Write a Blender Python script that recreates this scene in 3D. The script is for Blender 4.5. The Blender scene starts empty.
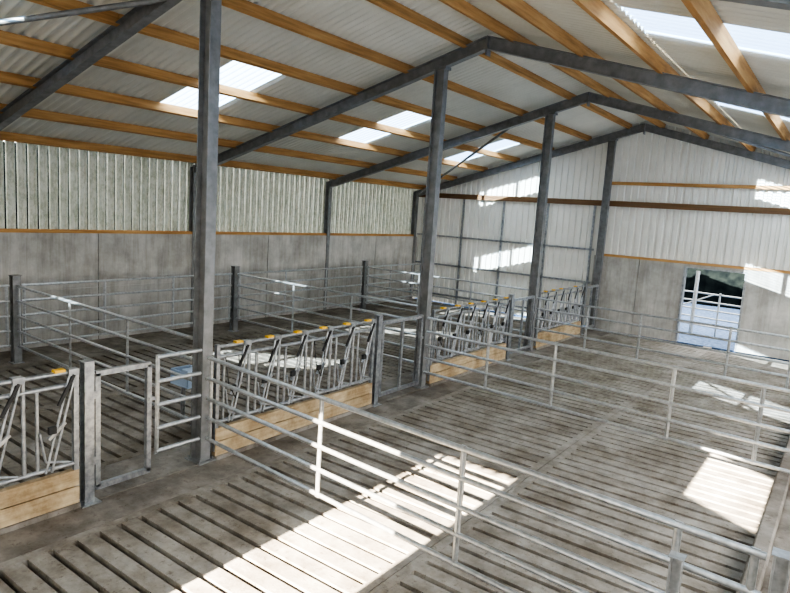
import bpy, math, random
from mathutils import Vector, Matrix
random.seed(7)
scene = bpy.context.scene
H = 3.2

# ------------------------------------------------------------------ helpers
class MB:
    def __init__(s, name, mats):
        s.name=name; s.v=[]; s.f=[]; s.m=[]; s.sm=[]; s.mats=mats
    def add(s, vs, fs, mi=0, smooth=False):
        o=len(s.v); s.v+= [tuple(v) for v in vs]
        for f in fs:
            s.f.append([i+o for i in f]); s.m.append(mi); s.sm.append(smooth)
    def box(s, x0,x1,y0,y1,z0,z1, mi=0):
        vs=[(x0,y0,z0),(x1,y0,z0),(x1,y1,z0),(x0,y1,z0),(x0,y0,z1),(x1,y0,z1),(x1,y1,z1),(x0,y1,z1)]
        s.add(vs,[(0,3,2,1),(4,5,6,7),(0,1,5,4),(1,2,6,5),(2,3,7,6),(3,0,4,7)],mi)
    def axes(s,p0,p1,up):
        d=(p1-p0).normalized(); up=Vector(up)
        if abs(d.dot(up))>0.99: up=Vector((1,0,0)) if abs(d.x)<0.9 else Vector((0,1,0))
        a=d.cross(up).normalized(); b=a.cross(d).normalized()
        return a,b
    def prof(s,p0,p1,pts,up=(0,0,1),mi=0,smooth=False,cap=True):
        p0=Vector(p0);p1=Vector(p1); a,b=s.axes(p0,p1,up); n=len(pts)
        vs=[p0+a*x+b*y for x,y in pts]+[p1+a*x+b*y for x,y in pts]
        s.add(vs,[(i,(i+1)%n,(i+1)%n+n,i+n) for i in range(n)],mi,smooth)
        if cap: s.add(vs,[tuple(range(n-1,-1,-1)),tuple(range(n,2*n))],mi)
    def beam(s,p0,p1,w,h,up=(0,0,1),mi=0):
        w/=2;h/=2; s.prof(p0,p1,[(-w,-h),(w,-h),(w,h),(-w,h)],up,mi)
    def tube(s,p0,p1,r,mi=0,n=10):
        s.prof(p0,p1,[(r*math.cos(2*math.pi*i/n),r*math.sin(2*math.pi*i/n)) for i in range(n)],(0,0,1),mi,True)
    def ibeam(s,p0,p1,depth,fl,up=(0,0,1),mi=0,tf=.012,tw=.009):
        d=depth/2;f=fl/2;w=tw/2
        s.prof(p0,p1,[(-f,-d),(f,-d),(f,-d+tf),(w,-d+tf),(w,d-tf),(f,d-tf),(f,d),(-f,d),(-f,d-tf),(-w,d-tf),(-w,-d+tf),(-f,-d+tf)],up,mi)
    def path(s,pts,r,mi=0):
        for a,b in zip(pts[:-1],pts[1:]): s.tube(a,b,r,mi,8)
    def done(s,bevel=0):
        me=bpy.data.meshes.new(s.name); me.from_pydata(s.v,[],s.f)
        for m in s.mats: me.materials.append(m)
        me.polygons.foreach_set('material_index',s.m)
        me.polygons.foreach_set('use_smooth',s.sm)
        me.update(); ob=bpy.data.objects.new(s.name,me); scene.collection.objects.link(ob)
        if bevel:
            b=ob.modifiers.new('bevel','BEVEL'); b.width=bevel; b.segments=1; b.limit_method='ANGLE'
        return ob

def newmat(name):
    m=bpy.data.materials.new(name); m.use_nodes=True; nt=m.node_tree
    p=nt.nodes['Principled BSDF']; return m,nt,p
def N(nt,t,**k):
    n=nt.nodes.new(t)
    for a,b in k.items(): setattr(n,a,b)
    return n
def coords(nt,scale=(1,1,1)):
    tc=N(nt,'ShaderNodeTexCoord'); mp=N(nt,'ShaderNodeMapping'); mp.inputs['Scale'].default_value=scale
    nt.links.new(tc.outputs['Object'],mp.inputs['Vector']); return mp.outputs['Vector']
def noise(nt,vec,scale,detail=6,rough=.6):
    n=N(nt,'ShaderNodeTexNoise'); n.inputs['Scale'].default_value=scale; n.inputs['Detail'].default_value=detail; n.inputs['Roughness'].default_value=rough
    nt.links.new(vec,n.inputs['Vector']); return n.outputs['Fac']
def ramp(nt,fac,stops):
    r=N(nt,'ShaderNodeValToRGB'); e=r.color_ramp.elements
    while len(e)<len(stops): e.new(.5)
    for x,(p,c) in zip(e,stops): x.position=p; x.color=(*c,1)
    nt.links.new(fac,r.inputs['Fac']); return r.outputs['Color']
def mix(nt,a,b,fac,mode='MULTIPLY'):
    m=N(nt,'ShaderNodeMixRGB'); m.blend_type=mode
    if isinstance(fac,float): m.inputs['Fac'].default_value=fac
    else: nt.links.new(fac,m.inputs['Fac'])
    for s,i in ((a,1),(b,2)):
        if isinstance(s,tuple): m.inputs[i].default_value=(*s,1)
        else: nt.links.new(s,m.inputs[i])
    return m.outputs['Color']
def bump(nt,p,h,strength=.3,dist=.01):
    b=N(nt,'ShaderNodeBump'); b.inputs['Strength'].default_value=strength; b.inputs['Distance'].default_value=dist
    nt.links.new(h,b.inputs['Height']); nt.links.new(b.outputs['Normal'],p.inputs['Normal'])

def mat_noise(name,stops,scale,stretch=(1,1,1),rough=.8,metal=0,stain=None,stainscale=.7,bmp=.3,fine=40,blots=None,spec=None,streak=None):
    m,nt,p=newmat(name); v=coords(nt,stretch)
    c=ramp(nt,noise(nt,v,scale),stops)
    if stain:
        s=ramp(nt,noise(nt,coords(nt),stainscale,8,.7),[(.38,stain),(.58,(1,1,1))])
        c=mix(nt,c,s,1.0)
    if blots:
        s=ramp(nt,noise(nt,coords(nt),11,5,.8),[(.34,blots),(.44,(1,1,1))])
        c=mix(nt,c,s,1.0)
    if streak:
        s=ramp(nt,noise(nt,coords(nt,(3,3,.25)),2.2,5,.7),[(.38,streak),(.55,(1,1,1))])
        c=mix(nt,c,s,1.0)
    nt.links.new(c,p.inputs['Base Color'])
    p.inputs['Roughness'].default_value=rough; p.inputs['Metallic'].default_value=metal
    if spec is not None: p.inputs['Specular IOR Level'].default_value=spec
    if bmp: bump(nt,p,noise(nt,v,fine),bmp)
    return m
M_galv=mat_noise('galvanised_steel',[(.35,(.25,.265,.28)),(.65,(.44,.455,.47))],14,rough=.36,metal=.7,bmp=.05)
M_rail=mat_noise('galvanised_tube',[(.3,(.35,.365,.375)),(.7,(.56,.575,.58))],20,rough=.28,metal=.7,bmp=0)
M_beam=mat_noise('weathered_galvanised_beam',[(.3,(.17,.172,.172)),(.7,(.28,.282,.28))],7,rough=.5,metal=.35,bmp=.05)
M_conc=mat_noise('precast_concrete',[(.3,(.38,.37,.345)),(.7,(.56,.545,.51))],2.2,rough=.9,stain=(.74,.73,.71),bmp=.2,streak=(.82,.81,.79))
M_floor=mat_noise('concrete_floor',[(.3,(.19,.175,.155)),(.7,(.35,.325,.29))],3,rough=.8,stain=(.52,.48,.44),stainscale=.9,bmp=.4,blots=(.62,.58,.53))
M_slat=mat_noise('concrete_slats',[(.3,(.25,.232,.205)),(.7,(.385,.36,.32))],5,rough=.75,stain=(.56,.52,.47),stainscale=1.4,bmp=.4,blots=(.58,.54,.49))
M_dirty=mat_noise('soiled_concrete',[(.3,(.19,.168,.142)),(.7,(.34,.31,.265))],4,rough=.8,stain=(.5,.46,.4),stainscale=1.1,bmp=.4,blots=(.58,.53,.47))
M_pit=mat_noise('slurry_pit',[(.3,(.004,.004,.004)),(.7,(.01,.009,.008))],3,bmp=0)
M_wood=mat_noise('pine_purlin',[(.25,(.26,.128,.042)),(.5,(.46,.245,.088)),(.8,(.60,.37,.155))],3,stretch=(6,.4,6),rough=.75,bmp=.15)
M_woodx=mat_noise('pine_girt',[(.25,(.30,.15,.05)),(.5,(.44,.24,.09)),(.8,(.55,.33,.14))],3,stretch=(.4,6,6),rough=.75,bmp=.15)
M_wooddk=mat_noise('treated_girt',[(.3,(.12,.065,.03)),(.7,(.22,.125,.06))],3,stretch=(.4,6,6),rough=.8,bmp=.15)
M_plank=mat_noise('feed_kerb_plank',[(.25,(.36,.275,.165)),(.55,(.50,.395,.255)),(.8,(.58,.475,.325))],3,stretch=(6,.5,8),rough=.8,stain=(.58,.52,.45),stainscale=2,bmp=.15)
M_black=mat_noise('black_rubber',[(.3,(.012,.012,.013)),(.7,(.03,.03,.03))],9,rough=.6,bmp=0)
M_yellow=mat_noise('yellow_plastic',[(.3,(.68,.38,.02)),(.7,(.78,.47,.03))],9,rough=.5,bmp=0)
M_trough=mat_noise('trough_plastic',[(.3,(.36,.46,.60)),(.7,(.44,.54,.68))],5,rough=.5,bmp=0)
M_water=mat_noise('water',[(.3,(.03,.05,.06)),(.7,(.05,.07,.08))],5,rough=.05,bmp=0)
M_gravel=mat_noise('yard_gravel',[(.3,(.04,.07,.13)),(.7,(.17,.24,.36))],9,rough=.95,bmp=.5,spec=.1)
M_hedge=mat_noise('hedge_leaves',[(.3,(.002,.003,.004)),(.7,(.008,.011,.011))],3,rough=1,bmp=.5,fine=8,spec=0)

def sheetmat(name,c0,c1,transl,speck=False):
    m,nt,p=newmat(name); v=coords(nt)
    c=ramp(nt,noise(nt,v,1.3),[(.3,c0),(.7,c1)])
    if speck:
        sp=ramp(nt,noise(nt,coords(nt,(1,1,.7)),11,5,.8),[(.40,(.45,.48,.37)),(.55,(1,1,1))])
        c=mix(nt,c,sp,.6)
    nt.links.new(c,p.inputs['Base Color']); p.inputs['Roughness'].default_value=.5
    if transl:
        t=N(nt,'ShaderNodeBsdfTranslucent'); nt.links.new(c,t.inputs['Color'])
        ms=N(nt,'ShaderNodeMixShader'); ms.inputs[0].default_value=transl
        nt.links.new(p.outputs[0],ms.inputs[1]); nt.links.new(t.outputs[0],ms.inputs[2])
        nt.links.new(ms.outputs[0],nt.nodes['Material Output'].inputs['Surface'])
    return m
M_roof=sheetmat('roof_sheet',(.60,.585,.515),(.70,.685,.61),0)
M_gable=sheetmat('gable_sheet',(.58,.575,.525),(.67,.66,.61),.04)
M_side=sheetmat('vented_sheet',(.53,.54,.46),(.64,.64,.565),.05,True)
def skymat(name,f):
    m,nt,p=newmat(name)
    tr=N(nt,'ShaderNodeBsdfTransparent'); tr.inputs[0].default_value=(.62,.78,.95,1)
    tl=N(nt,'ShaderNodeBsdfTranslucent'); tl.inputs[0].default_value=(.50,.62,.76,1)
    if f<.2: tr.inputs[0].default_value=(.97,.98,1,1)
    ms=N(nt,'ShaderNodeMixShader'); ms.inputs[0].default_value=f
    nt.links.new(tr.outputs[0],ms.inputs[1]); nt.links.new(tl.outputs[0],ms.inputs[2]); nt.links.new(ms.outputs[0],nt.nodes['Material Output'].inputs['Surface'])
    return m
M_sky=skymat('rooflight_sheet',.4); M_skyc=skymat('sun_patch_rooflight_sheet',.05)

# ------------------------------------------------------------------ layout
XL=-12.96; XR=2.46; XA=-5.25; YN=-2.9; YG=19.0
XC=-6.13
FR=[-.2,4.6,9.4,14.2,18.86]
SL=.28
def zr(x,base=6.01): return base-SL*abs(x-XA)     # rafter centre height
ZS=.27
SKY=[-2.35,2.45,7.25,12.05,16.85]; SW=.55; D0,D1=2.95,5.3

def samples(a,b,pitch,kind):
    out=[]; 
    if kind=='sin':
        n=int((b-a)/pitch*6)
        for i in range(n+1):
            t=a+(b-a)*i/n; out.append((t,.034*math.sin(2*math.pi*t/pitch)))
    else:
        k=math.floor(a/pitch)*pitch
        while k<b:
            for o,h in ((0,0),(.5,0),(.58,.05),(.92,.05)):
                t=k+o*pitch
                if a<=t<=b: out.append((t,h))
            k+=pitch
        out=[(a,0)]+[q for q in out if q[0]>a]+([(b,0)] if out and out[-1][0]<b else [])
    return out
def roofband(mb,sgn,d0,d1,y0,y1,mi=0,dz=0):
    sp=samples(y0,y1,.15,'sin'); vs=[];fs=[]
    for t,h in sp:
        for d in (d0,d1):
            x=XA+sgn*d; vs.append((x,t,zr(x)+ZS+h+dz))
    for i in range(len(sp)-1):
        fs.append((2*i,2*i+1,2*i+3,2*i+2))
    mb.add(vs,fs,mi,True)
DE=7.95
Y0,Y1=YN-.25,YG+.35
lights=[]
for sgn in (-1,1):
    for s in SKY:
        if sgn==1 and s<0: lights.append((sgn,s-.7,s+1.15,3.95,4.8,M_skyc))  # unseen rooflight, reshaped and made clear to throw a sun patch on the floor
        else: lights.append((sgn,s-SW,s+SW,D0,D1,M_sky))
roof=MB('ceiling',[M_roof])
for sgn in (-1,1):
    roofband(roof,sgn,0,D0+.02,Y0,Y1); roofband(roof,sgn,D1-.02,DE,Y0,Y1)
    prev=Y0
    for (sg,a,b,d0,d1,mm) in [l for l in lights if l[0]==sgn]:
        if a>prev: roofband(roof,sgn,D0,D1,prev,a)
        if d0>D0+.05:
            roofband(roof,sgn,D0,d0,a,b); roofband(roof,sgn,d1,D1,a,b)
        prev=b
    roofband(roof,sgn,D0,D1,prev,Y1)
roof.prof((XA,Y0,6.01+ZS+.03),(XA,Y1,6.01+ZS+.03),[(-.35,-.1),(0,0),(.35,-.1),(.35,-.08),(0,.03),(-.35,-.08)])
roof.done()
for (sg,a,b,d0,d1,mm) in lights:
    k=MB('rooflight',[mm]); roofband(k,sg,d0-.05,d1+.05,a-.06,b+.06,0,.012); k.done()

def wallsheet(mb,axis,pos,a,b,zb,ztf,out,mi=0,pitch=.2):
    sp=samples(a,b,pitch,'trap'); vs=[];fs=[]
    for t,h in sp:
        for z in (zb,ztf(t)):
            vs.append((pos+out*h,t,z) if axis=='x' else (t,pos+out*h,z))
    for i in range(len(sp)-1): fs.append((2*i,2*i+2,2*i+3,2*i+1))
    mb.add(vs,fs,mi)
zt_g=lambda x: zr(x)+ZS-.03

# ---- left wall
ZW=2.3
w=MB('wall_left',[M_conc,M_side,M_wood])
joints=[YN,-.2,2.2,4.6,7.0,9.4,11.8,14.2,16.6,YG]
for a,b in zip(joints[:-1],joints[1:]):
    for z0,z1 in ((0,1.15),(1.156,ZW)):
        w.box(XL-.14,XL,a+.012,b-.012,z0,z1,0)
w.box(XL-.2,XL-.03,YN-.2,YG+.2,-.2,ZW-.01,0)
yy=YN; pt=.2; zt=zr(XL)+ZS
while yy<YG+.1:
    a0=XL-.17; vs=[]
    for o,h in ((.0,.05),(.008,0),(.06,.0),(.07,.02),(.10,.02),(.11,0),(.152,.0),(.16,.05)):
        vs+= [(a0-h,yy+o,ZW-.02),(a0-h,yy+o,zt)]
    w.add(vs,[(2*i,2*i+2,2*i+3,2*i+1) for i in range(7)],1)
    yy+=pt
w.box(XL-.12,XL-.03,YN,YG,ZW,ZW+.07,2)
w.done()
# ---- gable (far) wall
g=MB('wall_back',[M_conc,M_gable,M_woodx,M_wooddk,M_galv])
DX0,DX1,DZ=-3.72,-2.24,2.13
zc=2.24
for a,b in ((-6.35,-5.0),(-5.0,DX0),(DX1,-.9),(-.9,XR)):
    g.box(a+.008,b-.008,YG,YG+.2,0,zc,0)
g.box(DX0,DX1,YG,YG+.2,DZ,zc,0)
wallsheet(g,'y',YG+.1,-6.3,XR+.1,zc-.02,zt_g,1,1,.2)
wallsheet(g,'y',YG+.1,XL-.1,-6.3,.02,zt_g,1,1,.2)
g.beam((-6.2,YG+.03,zc+.035),(XR,YG+.03,zc+.035),.1,.07,mi=2)
g.beam((-6.2,YG+.03,4.42),(XR,YG+.03,4.42),.1,.09,mi=2)
g.beam((XL,YG+.03,3.82),(XR,YG+.03,3.82),.12,.16,mi=3)
for z in (2.4,1.38,.3): g.beam((XL,YG+.05,z),(-6.4,YG+.05,z),.06,.06,mi=4)
for x in (-12.7,-11.1,-9.55,-8.0,-6.5): g.beam((x,YG+.05,.02),(x,YG+.05,3.75),.06,.06,mi=4)
g.done()
tr=MB('trim_door',[M_galv])
tr.box(DX0-.05,DX0,YG-.02,YG+.22,0,DZ+.05); tr.box(DX1,DX1+.05,YG-.02,YG+.22,0,DZ+.05); tr.box(DX0,DX1,YG-.02,YG+.22,DZ,DZ+.05); tr.done()
# ---- near gable wall, unseen, its tall opening sized to lay a sun strip on the slats
fw=MB('wall_front',[M_conc,M_gable])
OX0,OX1,OZ=-4.1,-2.98,4.64
fw.box(XL-.2,OX0,YN-.2,YN,-.2,ZW,0); fw.box(OX1,XR+.2,YN-.2,YN,-.2,ZW,0)
wallsheet(fw,'y',YN-.12,XL-.1,OX0,ZW-.02,zt_g,-1,1)
wallsheet(fw,'y',YN-.12,OX0,OX1,OZ,zt_g,-1,1)
wallsheet(fw,'y',YN-.12,OX1,XR+.1,ZW-.02,zt_g,-1,1)
fw.done()
# ---- right wall: low concrete wall, unseen, left open above to let in fill light
rw=MB('wall_right',[M_conc,M_wood])
rw.box(XR,XR+.2,YN-.2,YG+.2,-.2,1.2,0)
rw.box(XR+.02,XR+.1,YN,YG,3.55,3.8,1)
rw.done()

# ------------------------------------------------------------------ floor
fl=MB('floor',[M_floor,M_dirty,M_pit])
fl.box(-6.75,-5.5,YN,YG,-.25,0,0)
fl.box(-.3,XR,YN,YG,-.25,0,0)
fl.box(XL,-11.7,YN,YG,-.25,0,1)
fl.box(XL,XR,YN,YG,-1.3,-1.2,2)
fl.box(-6.05,-6.0,YN,YG,0,.01,0)
fl.done()
kb=MB('kerb',[M_floor]); kb.box(-.42,-.26,YN+.3,YG-.1,0,.14); kb.done(.02)

def slats(name,x0,x1,npan,mat,pitch=.215,slot=.056):
    s=MB(name,[mat]); W=(x1-x0)/npan
    n=int((YG-YN)/pitch)
    for j in range(npan):
        a=x0+j*W+.004; b=a+W-.008; e=.10
        s.box(a,a+e,YN,YG,-.18,0); s.box(b-e,b,YN,YG,-.18,0)
        for i in range(n):
            ya=YN+i*pitch; 
            dz=random.uniform(-.003,.003) 
            s.box(a+e,b-e,ya+slot/2,ya+pitch-slot/2,-.17,dz-.002)
    return s.done()
slats('slatted_floor',-5.5,-.3,2,M_slat)
slats('slatted_floor',-11.7,-6.75,2,M_dirty)

# ------------------------------------------------------------------ steel portals
for i,yf in enumerate(FR):
    p=MB('steel_portal_frame',[M_beam])
    for sgn in (-1,1):
        xe=XL-.05 if sgn<0 else XR+.05
        p.ibeam((XA,yf,6.01),(xe,yf,zr(xe)),.2,.13)
        p.ibeam((xe,yf,0.0),(xe,yf,zr(xe)+.08),.16,.13,up=(1,0,0))
    p.prof((XA,yf-.07,6.01),(XA,yf+.07,6.01),[(-.012,-.2),(.012,-.2),(.012,.1),(-.012,.1)])
    p.done()
for yf in FR:
    c=MB('steel_column',[M_beam])
    zt=zr(XC)-.1
    c.ibeam((XC,yf,0.0),(XC,yf,zt),.2,.14,up=(1,0,0),tf=.014,tw=.01)
    c.box(XC-.15,XC+.15,yf-.12,yf+.12,0.0,.02); c.box(XC-.14,XC+.14,yf-.09,yf+.09,zt-.02,zt+.03)
    for dx in(-.115,.115):
        for dy in(-.09,.09): c.tube((XC+dx,yf+dy,.02),(XC+dx,yf+dy,.05),.012,0,6)
    c.done()
for x0,x1 in ((XL+.1,-6.97),(XR-.1,-3.5)):
    for ya,yb in ((-.2,4.6),(18.8,14.2)):
        b=MB('roof_brace',[M_beam]); b.tube((x0,ya,zr(x0)-.02),(x1,yb,zr(x1)-.02),.035); b.done()
for sgn in (-1,1):
    for d in (.45,1.62,2.78,3.93,5.08,6.25,7.5):
        x=XA+sgn*d; p=MB('roof_purlin',[M_wood])
        nrm=Vector((sgn*SL,0,1)).normalized()
        z=zr(x)+.165
        cuts=[YN-.1,4.6,9.4,14.2,YG+.1]
        for a,b in zip(cuts[:-1],cuts[1:]):
            p.beam((x,a,z),(x,b-.008,z),.075,.15,up=nrm)
        p.done()

# ------------------------------------------------------------------ penning
def post(x,y,h=1.5,mat=M_galv,w=.12):
    p=MB('gate_post',[mat,M_galv]); p.ibeam((x,y,0),(x,y,h),w,w,up=(1,0,0)); p.box(x-w/2-.01,x+w/2+.01,y-w/2-.01,y+w/2+.01,h,h+.008); 
    p.box(x-.1,x+.1,y-.1,y+.1,0,.012,1); p.done()
def gate(name,p0,p1,verts,zs,r=.024,vtop=.03):
    p0=Vector((*p0,0)); p1=Vector((*p1,0)); g=MB(name,[M_rail])
    for z in zs: g.tube(p0+Vector((0,0,z)),p1+Vector((0,0,z)),r)
    d=(p1-p0).normalized()
    for t in verts:
        q=p0.lerp(p1,t)
        g.beam(q+Vector((0,0,zs[0]-.03)),q+Vector((0,0,zs[-1]+vtop)),.05,.014,up=d.cross(Vector((0,0,1))))
        g.tube(q+Vector((0,0,zs[0])),q+Vector((0,0,zs[-1])),.02,0,8)
    return g.done()
Z5=[.32,.58,.82,1.07,1.32]
gate('pen_gate',(XC+.14,4.58),(-.17,4.14),(.012,.34,.63,.915,.99),Z5)
post(-.09,4.1,1.38,M_rail,.09)
post(-.62,4.0,1.2,M_rail,.07)
for yf in (9.35,14.15):
    gate('pen_gate',(XC+.14,yf-.02),(.5,yf-.5),(.012,.2,.385,.655,.82,.99),Z5)
    post(.58,yf-.52,1.38,M_rail,.09)
ZP=[.33,.6,.87,1.14,1.42]
for yp in (.1,4.95,9.9,14.9):
    post(-12.0,yp,1.6,M_beam,.14)
    gate('pen_gate',(-11.9,yp),(XC-.15,yp-.15),(.01,.35,.66,.99),ZP)
ys=[.1,4.95,9.9,14.9,18.9]
for a,b in zip(ys[:-1],ys[1:]):
    gate('pen_gate',(-12.0,a+.1),(-12.0,b-.1),(.01,.33,.66,.99),ZP)

def barrier(y0,y1):
    x=-6.03
    b=MB('feed_barrier',[M_galv,M_black,M_yellow,M_plank,M_floor])
    zt,zu,zb=1.42,1.29,.47
    for z in (zt,zu,zb): b.tube((x,y0,z),(x,y1,z),.023)
    for y in (y0+.02,y1-.02): b.beam((x,y,.1),(x,y,zt+.03),.05,.05,up=(1,0,0))
    n=max(1,round((y1-y0)/.5)); w=(y1-y0)/n
    for i in range(n):
        a=y0+i*w
        if i: b.tube((x,a,zb),(x,a,zt),.021)
        b.tube((x,a+.24*w,zb),(x,a+.24*w,zu),.018)
        yb=a+.42*w; yt=min(yb+.24,a+.96*w)
        for off in (-.028,.028):
            b.tube((x+.03,yb+off,zb-.02),(x+.03,yt+off,zt+.02),.013,0,8)
        b.beam((x+.03,yb,zb+.32),(x+.03,yb+.16,zb+.32+.14),.03,.03)
        b.tube((x+.03,yb-.03,zb+.10),(x+.03,a+.26*w,zb+.4),.013,0,8)
        b.tube((x+.03,yb-.03,zb+.10),(x+.03,yb+.22,zb+.03),.013,0,8)
        b.box(x+.01,x+.05,yb-.0,yb+.07,zb+.37,zb+.44,1)
        b.beam((x+.045,yt-.15,zu-.18),(x+.045,yt-.0,zt-.02),.026,.028,mi=1)
        b.box(x-.035,x+.05,yt-.05,yt+.05,zt-.03,zt+.035,0)
        if i%2==0 or random.random()<.5:
            b.box(x-.025,x+.045,yt-.18,yt-.08,zt+.018,zt+.045,2)
    for i in range(0,n,3):
        a=y0+i*w+.1; b.path([(x+.06,a,zu),(x+.07,a+.05,.95),(x+.07,a+.16,.75),(x+.07,a+.22,1.0),(x+.06,a+.2,zu)],.006,1)
    b.box(x-.04,x+.035,y0,y1,.05,.225,3); b.box(x-.04,x+.03,y0,y1,.235,.40,3)
    b.box(x-.1,x+.06,y0,y1,0,.05,4)
    b.done()
def mangate(y0,y1):
    x=-6.03; g=MB('access_gate',[M_galv])
    z0,z1=.14,1.36; t=.055
    for z in (z0,z1): g.beam((x,y0+.02,z),(x,y1-.02,z),t,t)
    ym=(y0+y1)/2
    for y in (y0+.04,y1-.04): g.beam((x,y,z0),(x,y,z1),t,t,up=(1,0,0))
    if y1-y0>.9: g.beam((x,ym,z0),(x,ym,z1),t*.8,t*.8,up=(1,0,0))
    for z in (.4,1.1): g.box(x-.03,x+.03,y0-.03,y0+.03,z,z+.08)
    g.box(x-.04,x+.04,y1-.05,y1+.02,.95,.99)
    g.done()
barrier(-1.5,3.04); post(-6.03,3.14,1.5,M_galv,.1); mangate(3.2,3.86)
gate('fixed_rails',(-6.03,3.92),(-6.03,4.5),(.02,),ZP)
barrier(4.72,7.82); post(-6.03,7.92,1.5,M_galv,.1); mangate(8.0,9.22)
barrier(9.55,12.68); post(-6.03,12.78,1.5,M_galv,.1); mangate(12.86,14.05)
barrier(14.35,17.45); post(-6.03,17.55,1.5,M_galv,.1); mangate(17.63,18.7)

# drinking bowl mounted beside the cross gate
tx,ty=-7.3,5.25
t=MB('water_trough',[M_trough,M_water,M_galv])
a,b_,c,d=tx-.2,tx+.2,ty-.16,ty+.16
t.box(a,a+.02,c,d,.60,.8); t.box(b_-.02,b_,c,d,.60,.8); t.box(a,b_,c,c+.02,.60,.8); t.box(a,b_,d-.02,d,.60,.8); t.box(a,b_,c,d,.58,.60)
t.box(a+.02,b_-.02,c+.02,d-.02,.72,.73,1)
t.box(b_-.14,b_+.01,c-.01,d+.01,.80,.84,0)
for xx in (a+.08,b_-.08): t.beam((xx,ty,0),(xx,ty,.58),.05,.05,up=(1,0,0),mi=2)
t.done(.01)

# ------------------------------------------------------------------ outside
gr=MB('ground',[M_gravel])
gr.box(-60,60,YG+.2,90,-.3,-.02); gr.box(-60,XL-.2,-60,YG+.2,-.3,-.02); gr.box(XR+.2,60,-60,YG+.2,-.3,-.02); gr.box(XL-.2,XR+.2,-60,YN-.2,-.3,-.02)
gr.done()
def hedge(along,c,h,rad,n0,n1):
    hd=MB('hedge',[M_hedge]); nz=8; vs=[];fs=[]; nx=int((n1-n0)/1.0)
    for i in range(nx+1):
        for k in range(nz+1):
            u=n0+i; a=k/nz*math.pi
            o=c-rad*math.cos(a)+random.uniform(-.25,.25)
            z=-.1 if k in (0,nz) else h*math.sin(a)**.6*(1+.1*math.sin(i*.7))+random.uniform(-.3,.3)
            vs.append((u,o,z) if along=='x' else (o,u,z))
    for i in range(nx):
        for k in range(nz):
            q=i*(nz+1)+k; fs.append((q,q+nz+1,q+nz+2,q+1))
    hd.add(vs,fs,0,False); hd.done()
hedge('x',35,6.0,5,-45,40)
hedge('y',-18,4.9,1.6,-8,32)
yg=MB('yard_gate',[M_rail])
for z in (.3,.55,.8,1.05,1.3): yg.tube((-5.2,21.3,z),(-1.2,20.5,z),.024)
for t in (0,.18,.36,.54,.72,.9,1):
    q=Vector((-5.2,21.3,0)).lerp(Vector((-1.2,20.5,0)),t); yg.tube(q+Vector((0,0,-.02)),q+Vector((0,0,1.36)),.028)
q=Vector((-3.75,21.0,0)); yg.tube(q+Vector((0,0,-.02)),q+Vector((0,0,1.95)),.06)
yg.tube((-5.2,21.3,.3),(-3.2,20.9,1.3),.02); yg.done()

# ------------------------------------------------------------------ light
w=bpy.data.worlds.new('sky'); scene.world=w; w.use_nodes=True
bg=w.node_tree.nodes['Background']; bg.inputs[0].default_value=(1,.985,.96,1); bg.inputs[1].default_value=6.6
L=bpy.data.lights.new('sun','SUN'); L.energy=90; L.angle=.005; L.color=(1,.88,.72)
so=bpy.data.objects.new('sun',L); scene.collection.objects.link(so)
el=math.radians(25); dirv=Vector((0,math.cos(el),-math.sin(el)))
so.rotation_euler=dirv.to_track_quat('-Z','Y').to_euler(); so.location=(-5,-20,20)
try: scene.view_settings.look='AgX - High Contrast'
except Exception as e: print(e)

# ------------------------------------------------------------------ camera
F=623
dY=Vector((460,-56,F)).normalized()
dn=Vector((-298,4510,F)); dn=(dn-dY*dn.dot(dY)).normalized()
up=-dn
dX=dn.cross(dY).normalized()
if dX.x<0: dX=-dX
right=Vector((dX.x,dY.x,up.x)); down=Vector((dX.y,dY.y,up.y)); fwd=Vector((dX.z,dY.z,up.z))
R=Matrix((right,-down,-fwd)).transposed()
cam=bpy.data.cameras.new('camera'); cam.sensor_width=36; cam.lens=F/790*36; cam.clip_end=500
co=bpy.data.objects.new('camera',cam); scene.collection.objects.link(co)
co.matrix_world=Matrix.Translation((0,0,H)) @ R.to_4x4()
scene.camera=co
